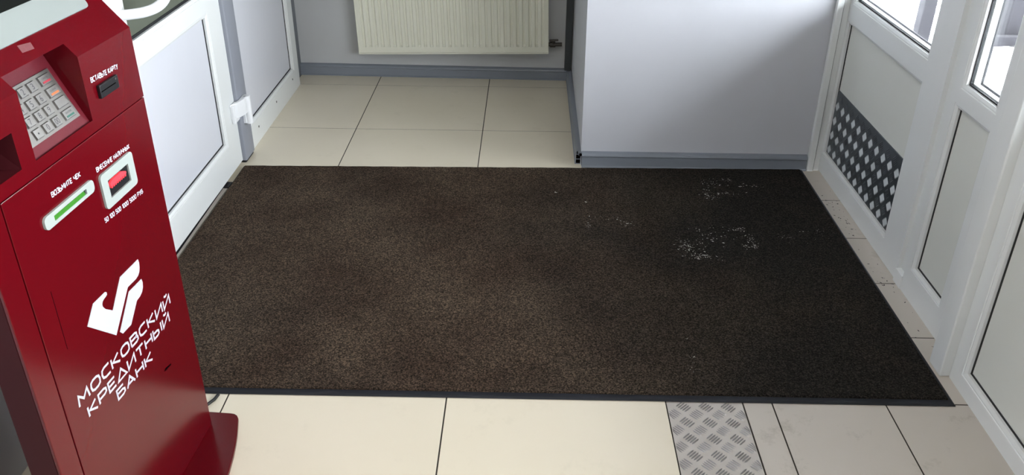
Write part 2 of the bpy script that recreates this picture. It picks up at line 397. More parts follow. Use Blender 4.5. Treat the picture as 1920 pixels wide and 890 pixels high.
# ------------------------------------------------------------------ PVC door and window units
def pvc_unit(name, X, s, y0, y1, z0, z1, openings, label, cat, mat='pvc', depth=0.06):
    """plane x = X, inward normal s (+1/-1). openings: (ya, yb, za, zb, kind) kind panel/glass/dark"""
    ys = sorted({y0, y1}|{o[0] for o in openings}|{o[1] for o in openings}); zs = sorted({z0, z1}|{o[2] for o in openings}|{o[3] for o in openings})
    m = MB(); D = X-s*depth
    for i in range(len(ys)-1):
        for j in range(len(zs)-1):
            cy, cz = (ys[i]+ys[i+1])/2, (zs[j]+zs[j+1])/2
            if any(o[0] < cy < o[1] and o[2] < cz < o[3] for o in openings): continue
            for xx in (X, D): m.quad((xx, ys[i], zs[j]), (xx, ys[i+1], zs[j]), (xx, ys[i+1], zs[j+1]), (xx, ys[i], zs[j+1]))
    def ring(ya, yb_, za, zb, xa, xb_):
        m.quad((xa, ya, za), (xa, yb_, za), (xb_, yb_, za), (xb_, ya, za)); m.quad((xa, ya, zb), (xa, yb_, zb), (xb_, yb_, zb), (xb_, ya, zb))
        m.quad((xa, ya, za), (xa, ya, zb), (xb_, ya, zb), (xb_, ya, za)); m.quad((xa, yb_, za), (xa, yb_, zb), (xb_, yb_, zb), (xb_, yb_, za))
    ring(y0, y1, z0, z1, X, D)
    for o in openings: ring(o[0], o[1], o[2], o[3], X, D)
    bm_ = bmesh.new(); me = bpy.data.meshes.new(name); me.from_pydata(m.v, [], m.f); bm_.from_mesh(me)
    bmesh.ops.remove_doubles(bm_, verts=bm_.verts, dist=1e-5); bmesh.ops.recalc_face_normals(bm_, faces=bm_.faces); bm_.to_mesh(me); bm_.free()
    me.materials.append(M[mat]); fr = bpy.data.objects.new(name, me); COL.objects.link(fr); struct(fr, label, cat)
    md = fr.modifiers.new('bevel', 'BEVEL'); md.width = 0.0025; md.segments = 2; md.limit_method = 'ANGLE'; md.angle_limit = math.radians(40)
    for (ya, yb_, za, zb, kind) in openings:
        bw, be, bd = 0.013, 0.006, 0.014          # bead width, depth of its front edge, depth of the gasket behind
        xo, xi = X-s*0.002, X-s*be
        bmh = MB()
        O = [(ya, za), (yb_, za), (yb_, zb), (ya, zb)]; I = [(ya+bw, za+bw), (yb_-bw, za+bw), (yb_-bw, zb-bw), (ya+bw, zb-bw)]
        J = [(ya+bw*0.35, za+bw*0.35), (yb_-bw*0.35, za+bw*0.35), (yb_-bw*0.35, zb-bw*0.35), (ya+bw*0.35, zb-bw*0.35)]
        for k in range(4):
            k2 = (k+1) % 4
            bmh.quad((xo, *O[k]), (xo, *O[k2]), (xo, *J[k2]), (xo, *J[k]))
            bmh.quad((xo, *J[k]), (xo, *J[k2]), (xi, *I[k2]), (xi, *I[k]))
            bmh.quad((xi, *I[k]), (xi, *I[k2]), (X-s*0.030, *I[k2]), (X-s*0.030, *I[k]))
        bmh.build('glazing_bead', mat, fr)
        g = MB(); gw = 0.0048 if kind != 'dark' else 0.009
        gx0, gx1 = X-s*(bd+0.0005), X-s*(bd+0.006)
        y_a, y_b, z_a, z_b = ya+bw, yb_-bw, za+bw, zb-bw
        lo, hi = min(gx0, gx1), max(gx0, gx1)
        g.box(lo, hi, y_a, y_b, z_a, z_a+gw); g.box(lo, hi, y_a, y_b, z_b-gw, z_b); g.box(lo, hi, y_a, y_a+gw, z_a, z_b); g.box(lo, hi, y_b-gw, y_b, z_a, z_b)
        g.build('gasket', 'gasket', fr)
        px = X-s*(bd+0.003)
        lo, hi = min(px, px-s*0.02), max(px, px-s*0.02)
        if kind.startswith('panel'):
            MB().box(lo, hi, y_a+gw*0.5, y_b-gw*0.5, z_a+gw*0.5, z_b-gw*0.5).build('infill_panel', 'pvc_panel' if s > 0 else 'panel_warm', fr)
        elif kind == 'dark':
            MB().box(lo, hi, y_a+gw*0.5, y_b-gw*0.5, z_a+gw*0.5, z_b-gw*0.5).build('glass_pane', 'dark_glass', fr)
        else:
            px2 = X-s*(bd+0.004)
            lo, hi = min(px2, px2-s*0.004), max(px2, px2-s*0.004)
            MB().box(lo, hi, y_a+gw*0.5, y_b-gw*0.5, z_a+gw*0.5, z_b-gw*0.5).build('glass_pane', 'glass', fr)
            px3 = X-s*(bd+0.026)
            lo, hi = min(px3, px3-s*0.004), max(px3, px3-s*0.004)
            MB().box(lo, hi, y_a, y_b, z_a, z_b).build('glass_pane', 'glass', fr)
            # spacer between panes and outer rebate of the frame
            sp = MB(); sx0, sx1 = sorted((X-s*(bd+0.009), X-s*(bd+0.025))); t = 0.007
            sp.box(sx0, sx1, y_a, y_b, z_a, z_a+t); sp.box(sx0, sx1, y_a, y_b, z_b-t, z_b); sp.box(sx0, sx1, y_a, y_a+t, z_a, z_b); sp.box(sx0, sx1, y_b-t, y_b, z_a, z_b)
            sp.build('spacer', 'pvc', fr)
            g2 = MB(); sx0, sx1 = sorted((X-s*(bd+0.031), X-s*(bd+0.034))); t = 0.010
            g2.box(sx0, sx1, y_a, y_b, z_a, z_a+t); g2.box(sx0, sx1, y_a, y_b, z_b-t, z_b); g2.box(sx0, sx1, y_a, y_a+t, z_a, z_b); g2.box(sx0, sx1, y_b-t, y_b, z_a, z_b)
            g2.build('gasket', 'gasket', fr)
    return fr

# right wall
d1 = pvc_unit('door_1', XR, -1, -1.838, -0.900, 0.006, 2.06,
              [(-1.700, -0.985, 0.083, 0.660, 'panel'), (-1.700, -1.010, 0.728, 1.98, 'glass')],
              'white plastic entrance door with window above and checkered metal kick plate', 'door')
struct(MB().box(2.008, 2.034, -0.995, -0.972, 0, 2.1).build('trim_2', 'pvc', bevel=0.003), 'white door jamb strip against the pillar wall', 'trim')
struct(MB().box(2.0380, 2.0595, -0.984, -0.972, 0, 2.1).build('trim_10', 'pvc'), 'white rebate of the jamb beside the entrance door', 'trim')
struct(MB().box(2.0340, 2.0380, -0.984, -0.972, 0, 2.1).build('trim_3', 'gasket'), 'black seal between jamb and entrance door', 'trim')
# groove strip between leaf and sidelight
struct(MB().prism([(XR+0.016, -1.892), (XR+0.016, -1.838), (XR+0.06, -1.838), (XR+0.06, -1.892)], lambda p, t: (p[0], p[1], t), 0.0, 2.06).build('trim_4', 'pvc'), 'white recessed strip between entrance door and side window', 'trim')
struct(MB().box(2.055, 2.075, -1.893, -1.8375, 0.0, 0.05).build('trim_5', 'pvc', bevel=0.002), 'white threshold piece under the recessed strip', 'trim')
sd = pvc_unit('window_1', XR, -1, -2.290, -1.890, 0.0, 2.06,
              [(-2.138, -1.925, 0.097, 0.675, 'panel'), (-2.138, -1.935, 0.722, 1.98, 'glass')],
              'narrow white side window with lower panel beside the entrance door', 'window')
struct(MB().box(1.997, 2.070, -2.342, -2.272, 0.0, 2.12).build('trim_6', 'pvc', bevel=0.004), 'white square mullion post standing on the grey tiles', 'trim')
nd = pvc_unit('window_2', 2.025, -1, -3.47, -2.343, 0.0, 2.06,
              [(-3.42, -2.395, 0.052, 0.68, 'panel'), (-3.42, -2.395, 0.74, 1.98, 'glass')],
              'white plastic panel unit with window nearest the viewer on the right', 'window')
struct(MB().box(1.997, 2.070, -3.54, -3.471, 0.0, 2.12).build('trim_7', 'pvc', bevel=0.004), 'white mullion post outside the view', 'trim')
pvc_unit('window_3', 2.025, -1, -4.65, -3.541, 0.0, 2.06,
         [(-4.60, -3.58, 0.052, 0.68, 'panel'), (-4.60, -3.58, 0.74, 1.98, 'glass')],
         'white plastic panel unit with window outside the view', 'window')
wr = MB(); wr.box(2.02, 2.16, -4.65, -0.90, 2.06, 2.7); wr.box(2.02, 2.16, -5.6, -4.651, 0, 2.7)
struct(wr.build('wall_right', 'wall'), 'pale right wall above and beyond the glazed units', 'wall')

# checkered kick plate on the entrance door's panel
kx = XR+0.0148
kick = MB().box(kx-0.0020, kx+0.003, -1.6825, -1.0030, 0.0995, 0.372).build('kick_plate', 'kick', d1)
kick['label'] = 'dark aluminium kick plate with raised diamond pads'
kp = {}
PY, PZ = 0.0625, 0.0632
for r in range(-1, 9):
    z = 0.120+r*PZ/2
    for k in range(-1, 12):
        y = -1.0265-k*PY-(PY/2 if r % 2 else 0)
        if y < -1.672 or y > -1.010 or z > 0.360 or z < 0.112: continue
        odd = r % 2
        if odd not in kp:
            m = MB(); ang = math.radians(-45 if odd else 45); nx, ny = -math.sin(ang), math.cos(ang)
            for q in range(5):
                d = (q-2)*0.0070
                bar_mesh(m, nx*d, ny*d, ang, 0.033-abs(q-2)*0.001, 0.0054, 0.0016, lambda X, Y, Z: (-Z, X, Y))
            kp[odd] = m.build('tread_pad', 'kick_dark' if odd else 'kick_pad', kick); kp[odd].location = (kx-0.002, y, z)
        else:
            o = kp[odd].copy(); COL.objects.link(o); o.parent = kick; o.location = (kx-0.002, y, z)

# left wall
d2 = pvc_unit('door_2', -0.414, 1, -1.880, -1.000, 0.016, 2.10,
              [(-1.766, -1.136, 0.138, 0.692, 'panel'), (-1.775, -1.136, 0.757, 2.02, 'dark')],
              'white plastic glazed door on the left with grey-green glass and white handle', 'door')
struct(MB().prism([(-0.47, -1.880), (-0.4130, -1.880), (-0.4205, -1.244), (-0.436, -1.19), (-0.436, -1.0), (-0.47, -1.0)], lambda p, t: (p[0], p[1], t), 0.0, 0.0035).build('trim_8', 'gasket'), 'black rubber sweep under the left door', 'trim')
post = MB().prism(rrect(-0.455, -0.398, -0.997, -0.880, 0.006, 3, (1, 1, 0, 0)), lambda p, t: (p[0], p[1], t), 0.012, 2.15).build('trim_9', 'grey_post', smooth=True)
struct(post, 'grey painted post between left door and fixed panel', 'trim')
MB().prism(rrect(-0.450, -0.403, -0.992, -0.885, 0.006, 3, (1, 1, 0, 0)), lambda p, t: (p[0], p[1], t), 0.0, 0.0118).build('post_foot', 'gasket', post, smooth=True)
w4 = pvc_unit('window_4', -0.412, 1, -0.879, -0.006, 0.0, 2.10,
              [(-0.872, -0.088, 0.106, 0.70, 'panel'), (-0.872, -0.088, 0.77, 2.02, 'dark')],
              'white fixed plastic panel unit beyond the grey post', 'window')
for (y, z) in ((-0.748, 0.066), (-0.14, 0.076), (-0.45, 0.071)):
    MB().tube([(-0.4125, y, z), (-0.4100, y, z)], 0.005, 10).build('screw_cap', 'steel', w4, smooth=True)
# hinge on the left door: leaf flag plate and barrel
h = MB(); h.box(-0.4145, -0.397, -1.060, -1.000, 0.205, 0.285)
hg = h.build('hinge', 'hinge', d2, bevel=0.006)
MB().prism([(-0.414, -1.062), (-0.390, -1.035), (-0.374, -0.985), (-0.374, -0.945), (-0.397, -0.945), (-0.397, -1.0)], lambda p, t: (p[0], p[1], t), 0.222, 0.290).build('hinge_flag', 'hinge', hg, bevel=0.004)
MB().tube([(-0.380, -0.945, 0.165), (-0.380, -0.945, 0.290)], 0.0165, 18).build('hinge_barrel', 'hinge', hg, bevel=0.003, smooth=True)
MB().box(-0.399, -0.385, -0.965, -0.905, 0.170, 0.215).build('hinge_leaf', 'hinge', hg, bevel=0.003)
# pull handle
hp = [(-0.416, -1.822, 0.872), (-0.385, -1.815, 0.872), (-0.345, -1.790, 0.874), (-0.318, -1.757, 0.882), (-0.304, -1.727, 0.900), (-0.299, -1.712, 0.930), (-0.298, -1.708, 0.98)]
up_ = [(x, y, 2.16-z) for x, y, z in reversed(hp)]
ctl = [Vector(p) for p in hp+up_]
def catmull(P, n=5):
    out = []
    for k in range(len(P)-1):
        p0, p1, p2, p3 = P[max(k-1, 0)], P[k], P[k+1], P[min(k+2, len(P)-1)]
        for t in range(n):
            t_ = t/n; out.append(0.5*((2*p1)+(p2-p0)*t_+(2*p0-5*p1+4*p2-p3)*t_**2+(3*p1-p0-3*p2+p3)*t_**3))
    return out+[P[-1]]
hp2 = catmull(ctl)
hd = MB().tube(hp2, 0.0155, 18).build('door_handle', 'hinge', d2, smooth=True)
MB().tube([(-0.415, -1.822, 0.872), (-0.408, -1.822, 0.872)], 0.024, 20).build('handle_rose', 'hinge', hd, smooth=True)
# aluminium threshold lying along the left door and the black rubber stop
th = MB(); th.quad((-0.427, -1.246, 0.001), (-0.402, -1.246, 0.001), (-0.404, -1.86, 0.001), (-0.416, -1.86, 0.001))
thr = MB().prism([(-0.4203, -1.247), (-0.4035, -1.247), (-0.4035, -1.87), (-0.4128, -1.87)], lambda p, t: (p[0], p[1], t), 0.0, 0.0035).build('threshold_strip', 'tile_grey')
thing(thr, 'narrow pale worn threshold strip between left door and mat', 'threshold')
blk = MB().box(-0.434, -0.3995, -1.242, -1.192, 0.0, 0.006).build('rubber_stop', 'gasket', bevel=0.001)
thing(blk, 'small black rubber tab between left door and mat edge', 'rubber tab')
MBd = MB().box(-0.434, -0.4035, -1.188, -1.0, 0.0, 0.0006)

# ------------------------------------------------------------------ radiator (askew by a degree as in the photo)
rad = empty('radiator', (-0.092, 0.060, 0.155)); rad.rotation_euler = (0, math.radians(-1.35), math.radians(-1.4))
RW, RH = 1.005, 0.50
m = MB()
n_r = 30; margin = 0.012; pr = (RW-2*margin)/n_r
xs = [(0.0, 0), (margin, 0)]
for k in range(n_r):
    x = margin+k*pr
    xs += [(x+pr*0.28, 0), (x+pr*0.40, 1), (x+pr*0.70, 1), (x+pr*0.82, 0)]
xs += [(RW-margin, 0), (RW, 0)]
zs = [(0.004, 0), (0.034, 0), (0.044, 1), (RH-0.044, 1), (RH-0.034, 0), (RH-0.002, 0)]
gd = 0.009
for j, (z, fz) in enumerate(zs):
    for (x, fx) in xs: m.v.append((x, gd*fx*fz, z))
nx_ = len(xs)
for j in range(len(zs)-1):
    for i in range(nx_-1): m.f.append((j*nx_+i, j*nx_+i+1, (j+1)*nx_+i+1, (j+1)*nx_+i))
m.build('front_panel', 'radiator', rad, smooth=True, fix=False)
m = MB()
for x in (-0.004, RW): MB().box(x, x+0.004, -0.003, 0.070, 0, RH).build('side_panel', 'radiator', rad, bevel=0.001)
MB().box(-0.004, RW+0.004, -0.004, 0.012, -0.004, 0.003).build('bottom_rim', 'radiator', rad, bevel=0.002)
MB().box(0.0, RW, 0.055, 0.072, 0.012, RH-0.01).build('rear_panel', 'radiator', rad)
g = MB()
for k in range(40): g.box(0.01+k*0.0248, 0.022+k*0.0248, 0.004, 0.070, RH-0.002, RH+0.001)
g.box(0, RW, 0.0, 0.004, RH-0.004, RH+0.003); g.box(0, RW, 0.070, 0.074, RH-0.004, RH+0.003)
g.build('top_grille', 'radiator', rad)
for x in (0.2, 0.8): MB().box(x-0.02, x+0.02, 0.072, 0.082, 0.08, 0.42).build('wall_bracket', 'steel', rad)
v = MB().tube([(RW, 0.040, 0.035), (RW+0.075, 0.040, 0.035)], 0.011, 12).build('pipe', 'pipe', rad, smooth=True)
MB().tube([(RW+0.012, 0.040, 0.035), (RW+0.040, 0.040, 0.035)], 0.016, 8).build('valve_nut', 'pipe', rad)
MB().tube([(RW+0.030, 0.040, 0.035), (RW+0.030, 0.018, 0.060)], 0.008, 10).build('valve_stem', 'pipe', rad, smooth=True)
MB().tube([(RW+0.008, 0.018, 0.062), (RW+0.055, 0.014, 0.066)], 0.006, 8).build('valve_handle', 'pipe', rad, smooth=True)
MB().tube([(RW+0.068, 0.040, 0.035), (RW+0.068, 0.040, 0.035), (RW+0.072, 0.070, 0.035)], 0.010, 10).build('pipe_elbow', 'pipe', rad, smooth=True)
thing(rad, 'cream ribbed steel panel radiator hung on the back wall', 'radiator')

# ------------------------------------------------------------------ mat
mat_ = empty('entrance_mat', (0, 0, 0))
cor = [Vector((-0.401, -2.480)), Vector((1.988, -2.470)), Vector((1.990, -0.990)), Vector((-0.401, -1.038))]
def inset(c, l, f_, r, bk):
    return [Vector((c[0].x+l, c[0].y+f_)), Vector((c[1].x-r, c[1].y+f_)), Vector((c[2].x-r, c[2].y-bk)), Vector((c[3].x+l, c[3].y-bk))]
def slab(o_, i_, z0, z1, name, mt, nseg=40, wav=0.0):
    m = MB(); bot = []; top = []
    def edge(c):
        out = []
        for k in range(4):
            p, q = c[k], c[(k+1) % 4]
            for t in range(nseg):
                u = p.lerp(q, t/nseg)
                out.append(u)
        return out
    eb, et = edge(o_), edge(i_)
    n = len(eb)
    for p in eb: m.v.append((p.x, p.y, z0))
    for k, p in enumerate(et):
        m.v.append((p.x+wav*math.sin(k*1.7+3)*0.5, p.y+wav*math.sin(k*2.3), z1))
    for k in range(n): m.f.append((k, (k+1) % n, n+(k+1) % n, n+k))
    m.f.append(tuple(range(n, 2*n))); m.f.append(tuple(reversed(range(n))))
    return m.build(name, mt, mat_)
slab(cor, inset(cor, 0.004, 0.006, 0.006, 0.003), 0.0019, 0.0058, 'rubber_backing', 'rubber')
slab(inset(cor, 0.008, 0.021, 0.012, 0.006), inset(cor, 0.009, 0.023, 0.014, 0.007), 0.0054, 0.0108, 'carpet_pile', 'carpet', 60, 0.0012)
thing(mat_, 'large dark brown pile entrance mat with thin black rubber edge', 'mat')

# crumbs of salt and snow trodden onto the mat
def crumbs(name, spots, n, label, smin=0.0008, smax=0.0034, spread=0.03):
    m = MB(); rnd = random.Random(hash(name+label) % 1000 if False else len(label)*7+n)
    for _ in range(n):
        cx, cy, sx, sy = rnd.choice(spots)
        x, y = rnd.gauss(cx, sx), rnd.gauss(cy, sy); s_ = rnd.uniform(smin, smax)*(0.5+0.7*rnd.random()**3)
        el = rnd.uniform(1, 2.4); an = rnd.uniform(0, 3.14); ca, sa = math.cos(an), math.sin(an); z = 0.0110
        i = len(m.v)
        for (px, py) in ((-el, 0), (0, -0.6), (el, 0.1), (0.1, 0.7)):
            m.v.append((x+(px*ca-py*sa)*s_, y+(px*sa+py*ca)*s_, z))
        m.v.append((x, y, z+s_*0.6))
        m.f += [(i, i+1, i+4), (i+1, i+2, i+4), (i+2, i+3, i+4), (i+3, i, i+4), (i+3, i+2, i+1, i)]
    o = m.build(name, 'crumb'); o['kind'] = 'stuff'; o['label'] = label; o['category'] = 'crumbs'; return o
crumbs('salt_crumbs', [(1.545, -1.20, 0.02, 0.035), (1.575, -1.14, 0.02, 0.02), (1.65, -1.115, 0.015, 0.01), (1.70, -1.17, 0.03, 0.012), (1.60, -1.235, 0.05, 0.008), (1.545, -1.27, 0.015, 0.015)], 130, 'white salt crumbs in a broken ring near the mat\'s back edge')
crumbs('salt_crumbs', [(1.38, -1.64, 0.012, 0.02), (1.42, -1.73, 0.03, 0.010), (1.40, -1.68, 0.02, 0.03), (1.44, -1.72, 0.02, 0.012), (1.47, -1.63, 0.05, 0.03), (1.50, -1.56, 0.05, 0.04), (1.60, -1.53, 0.02, 0.010), (1.63, -1.60, 0.012, 0.03), (1.62, -1.65, 0.02, 0.008)], 300, 'largest scatter of white salt crumbs in the right middle of the mat')
crumbs('salt_crumbs', [(1.76, -1.58, 0.02, 0.02), (1.86, -1.56, 0.05, 0.03), (1.92, -1.53, 0.03, 0.02)], 46, 'faint salt crumbs near the mat\'s right edge', 0.0008, 0.002)
crumbs('salt_crumbs', [(1.11, -1.46, 0.04, 0.02), (1.04, -1.52, 0.008, 0.015), (1.19, -1.50, 0.012, 0.012), (0.93, -1.25, 0.003, 0.003), (1.045, -1.33, 0.003, 0.003)], 90, 'small scatter of salt crumbs right of the mat\'s middle', 0.0008, 0.0030)
crumbs('salt_crumbs', [(1.31, -2.34, 0.02, 0.012), (1.30, -2.29, 0.004, 0.004), (1.30, -2.20, 0.002, 0.002), (0.461, -1.062, 0.006, 0.003)], 26, 'few salt crumbs near the mat\'s front edge', 0.0008, 0.0022)
# dirt specks along the grey tiles by the door
m = MB(); rd = random.Random(5)
for _ in range(70):
    x = rd.uniform(2.0, 2.055); y = rd.choice((rd.gauss(-1.42, 0.06), rd.gauss(-1.28, 0.03), rd.gauss(-1.88, 0.06), rd.uniform(-2.3, -1.1)))
    if y < -2.25 or y > -1.02: continue
    s_ = rd.uniform(0.0008, 0.0028); an = rd.uniform(0, 3.14); ca, sa = math.cos(an), math.sin(an); i = len(m.v)
    for (px, py) in ((-2.2, 0), (0, -0.8), (2.2, 0.2), (0, 0.9)): m.v.append((x+(px*ca-py*sa)*s_, y+(px*sa+py*ca)*s_, 0.0003))
    m.v.append((x, y, s_*0.5)); m.f += [(i, i+1, i+4), (i+1, i+2, i+4), (i+2, i+3, i+4), (i+3, i, i+4)]
o = m.build('dirt_specks', 'gasket'); o['kind'] = 'stuff'; o['label'] = 'dark dirt specks on the grey tiles along the entrance door'; o['category'] = 'dirt'

# ------------------------------------------------------------------ payment kiosk (local: x = width, y = into the kiosk, z up)
KA = math.radians(90-3.6963)
kiosk = empty('payment_kiosk', (-0.001, -2.607, 0.0), KA)
thing(kiosk, 'tall red payment kiosk with steel keypad and white lettering at left', 'kiosk')
U0, U1 = -0.54, 0.0
Z0, ZS, ZC = 0.012, 0.918, 1.067          # bottom, seam, crease
KS = 0.85                                  # slope of the upper face: how far back per metre up
def up_pt(u, z, off=0.0):                  # point on the sloped upper face
    d = 1/math.hypot(1, KS)
    return (u, (z-ZC)*KS-off*d, z+off*KS*d)
# lower door panel and its left strip, with a 2 mm shadow gap between
MB().box(-0.4835, U1, 0.0, 0.006, Z0, ZS-0.0012).build('service_door', 'red', kiosk, bevel=0.0012)
MB().box(U0, -0.4862, 0.0, 0.006, Z0, ZS-0.0012).build('edge_strip', 'red', kiosk, bevel=0.0012)
MB().box(U0+0.003, U1-0.003, 0.0045, 0.0065, Z0, ZS+0.003).build('shadow_gap', 'black_gap', kiosk)
# body shell behind
b_ = MB(); b_.box(U0, U1, 0.0062, 0.060, Z0, ZS)
b_.build('body_shell', 'red_shaded', kiosk, bevel=0.0012)
MB().box(-0.19, -0.04, 0.0602, 0.25, Z0, 0.92).build('rear_column', 'red_shaded', kiosk)
# front face above the seam, with the keypad bay and a second bay left open
KP = (-0.376, -0.194, 0.943, 1.0912)      # keypad bay u0 u1 z0 ztop (ztop on the slope)
B2 = (-0.520, -0.415, 0.945, 1.011)
us = [U0, B2[0], B2[1], KP[0], KP[1], U1]; zs_ = [ZS+0.0012, KP[2], B2[2]+0.0005, B2[3], ZC]
m = MB()
for i in range(5):
    for j in range(4):
        cu, cz = (us[i]+us[i+1])/2, (zs_[j]+zs_[j+1])/2
        if KP[0] < cu < KP[1] and cz > KP[2]: continue
        if B2[0] < cu < B2[1] and B2[2] < cz < B2[3]: continue
        m.quad((us[i], 0, zs_[j]), (us[i+1], 0, zs_[j]), (us[i+1], 0, zs_[j+1]), (us[i], 0, zs_[j+1]))
zu = [ZC, KP[3], 1.32]
uu = [U0, KP[0], KP[1], U1]
for i in range(3):
    for j in range(2):
        if i == 1 and j == 0: continue
        m.quad(up_pt(uu[i], zu[j]), up_pt(uu[i+1], zu[j]), up_pt(uu[i+1], zu[j+1]), up_pt(uu[i], zu[j+1]))
# keypad bay side walls + tray back
def tray(t, off=0.0):      # t along the tray from the lip up and back
    L = math.hypot(0.059, 0.129); dy, dz = 0.059/L, 0.129/L
    return (0.006+dy*t-off*dz, 0.939+dz*t+off*dy)
tb = tray(0.185)
for (u, sgn) in ((KP[0], 1), (KP[1], -1)):
    m.quad((u, 0, KP[2]), (u, *tray(0)), (u, *tb), up_pt(u, KP[3]), (u, 0, ZC))
m.quad((KP[0], 0, KP[2]), (KP[1], 0, KP[2]), (KP[1], *tray(0)), (KP[0], *tray(0)))
m.quad((KP[0], *tb), (KP[1], *tb), up_pt(KP[1], KP[3]), up_pt(KP[0], KP[3]))
# outer shell sides, back, top
for u in (U0, U1):
    m.quad((u, 0, zs_[0]), (u, 0, ZC), up_pt(u, 1.32), (u, 0.225, 1.32), (u, 0.17, 1.02), (u, 0.06, 0.92), (u, 0.06, zs_[0]))
m.quad(up_pt(U0, 1.32), up_pt(U1, 1.32), (U1, 0.225, 1.32), (U0, 0.225, 1.32))
m.quad((U0, 0.225, 1.32), (U1, 0.225, 1.32), (U1, 0.17, 1.02), (U0, 0.17, 1.02)); m.quad((U0, 0.17, 1.02), (U1, 0.17, 1.02), (U1, 0.06, 0.92), (U0, 0.06, 0.92))
m.quad((U0, 0.06, 0.92), (U1, 0.06, 0.92), (U1, 0.06, zs_[0]), (U0, 0.06, zs_[0])); m.quad((U0, 0, zs_[0]), (U1, 0, zs_[0]), (U1, 0.06, zs_[0]), (U0, 0.06, zs_[0]))
m.build('head_shell', 'red', kiosk, fix=False)
# second bay
m = MB(); c = B2
m.quad((c[0], 0, c[2]), (c[1], 0, c[2]), (c[1]-0.012, 0.03, c[2]+0.004), (c[0]+0.012, 0.03, c[2]+0.004))
m.quad((c[0], 0, c[3]), (c[1], 0, c[3]), (c[1]-0.012, 0.045, c[3]-0.01), (c[0]+0.012, 0.045, c[3]-0.01))
m.quad((c[0]+0.012, 0.03, c[2]+0.004), (c[1]-0.012, 0.03, c[2]+0.004), (c[1]-0.012, 0.045, c[3]-0.01), (c[0]+0.012, 0.045, c[3]-0.01))
for u, v_ in ((c[0], 0.012), (c[1], -0.012)): m.quad((u, 0, c[2]), (u, 0, c[3]), (u+v_, 0.045, c[3]-0.01), (u+v_, 0.03, c[2]+0.004))
m.build('side_bay', 'red_shaded', kiosk, fix=False)
# tray floor
m = MB(); m.quad((KP[0], *tray(0)), (KP[1], *tray(0)), (KP[1], *tb), (KP[0], *tb)); 
m.build('keypad_tray', 'red_tray', kiosk, fix=False)
# keypad
padm = MB(); poly = [(-0.366, 0.0205), (-0.2095, 0.0205), (-0.2095, 0.120), (-0.366, 0.120)]
def tfn(p, off): return (p[0], *tray(p[1], off))
pad = padm.prism(poly, tfn, 0.0005, 0.0030).build('keypad', 'steel', kiosk)
def to_mesh_text(body, size=1.0, shear=0.0, bold=0.0, space=1.0):
    cu = bpy.data.curves.new('lettering', 'FONT'); cu.body = body; cu.size = size; cu.shear = shear; cu.offset = bold; cu.space_character = space
    cu.resolution_u = 4
    o = bpy.data.objects.new('tmp', cu); COL.objects.link(o)
    dg = bpy.context.evaluated_depsgraph_get(); dg.update()
    me = bpy.data.meshes.new_from_object(o.evaluated_get(dg))
    vs = [v.co.copy() for v in me.vertices]; fs = [tuple(p.vertices) for p in me.polygons]
    bpy.data.objects.remove(o); bpy.data.curves.remove(cu); bpy.data.meshes.remove(me)
    return vs, fs
def letters(body, fn, x0, x1, y0, y1, mt, parent, name='lettering', shear=0.0, bold=0.0, label=None, cap_only=None, space=1.0):
    """fit the text's bounding box into x0..x1, y0..y1 of the face given by fn(x, y, off)"""
    vs, fs = to_mesh_text(body, 1.0, shear, bold, space)
    if not vs: return None
    ax, bx = min(v.x for v in vs), max(v.x for v in vs)
    ay = 0.0; by = cap_only if cap_only else max(v.y for v in vs)
    m = MB(); m.v = [tuple(fn(x0+(v.x-ax)/(bx-ax)*(x1-x0), y0+(v.y-ay)/(by-ay)*(y1-y0), 0.0006)) for v in vs]; m.f = fs
    o = m.build(name, mt, parent, fix=False)
    if label: o['label'] = label
    return o
cols = [-0.3305, -0.3020, -0.2735]; rws = [0.1055, 0.0815, 0.0585, 0.0352]
labels_ = [['1', '2', '3'], ['4', '5', '6'], ['7', '8', '9'], ['•', '0', '00']]
def key(u, t, wd, hg):
    i_ = 0.0012
    m = MB(); o_ = [(u-wd/2, t-hg/2), (u+wd/2, t-hg/2), (u+wd/2, t+hg/2), (u-wd/2, t+hg/2)]
    n_ = [(u-wd/2+i_, t-hg/2+i_), (u+wd/2-i_, t-hg/2+i_), (u+wd/2-i_, t+hg/2-i_), (u-wd/2+i_, t+hg/2-i_)]
    m.v = [tfn(p, 0.003) for p in o_]+[tfn(p, 0.0062) for p in n_]
    m.f = [(4, 5, 6, 7)]+[(k, (k+1) % 4, 4+(k+1) % 4, 4+k) for k in range(4)]
    return m.build('key', 'key', pad, fix=False)
def key_shadow(u, t, wd, hg):
    e = 0.0007; m = MB(); m.prism([(u-wd/2-e, t-hg/2-e), (u+wd/2+e, t-hg/2-e), (u+wd/2+e, t+hg/2+e), (u-wd/2-e, t+hg/2+e)], tfn, 0.0028, 0.0031)
    return m
gaps = MB()
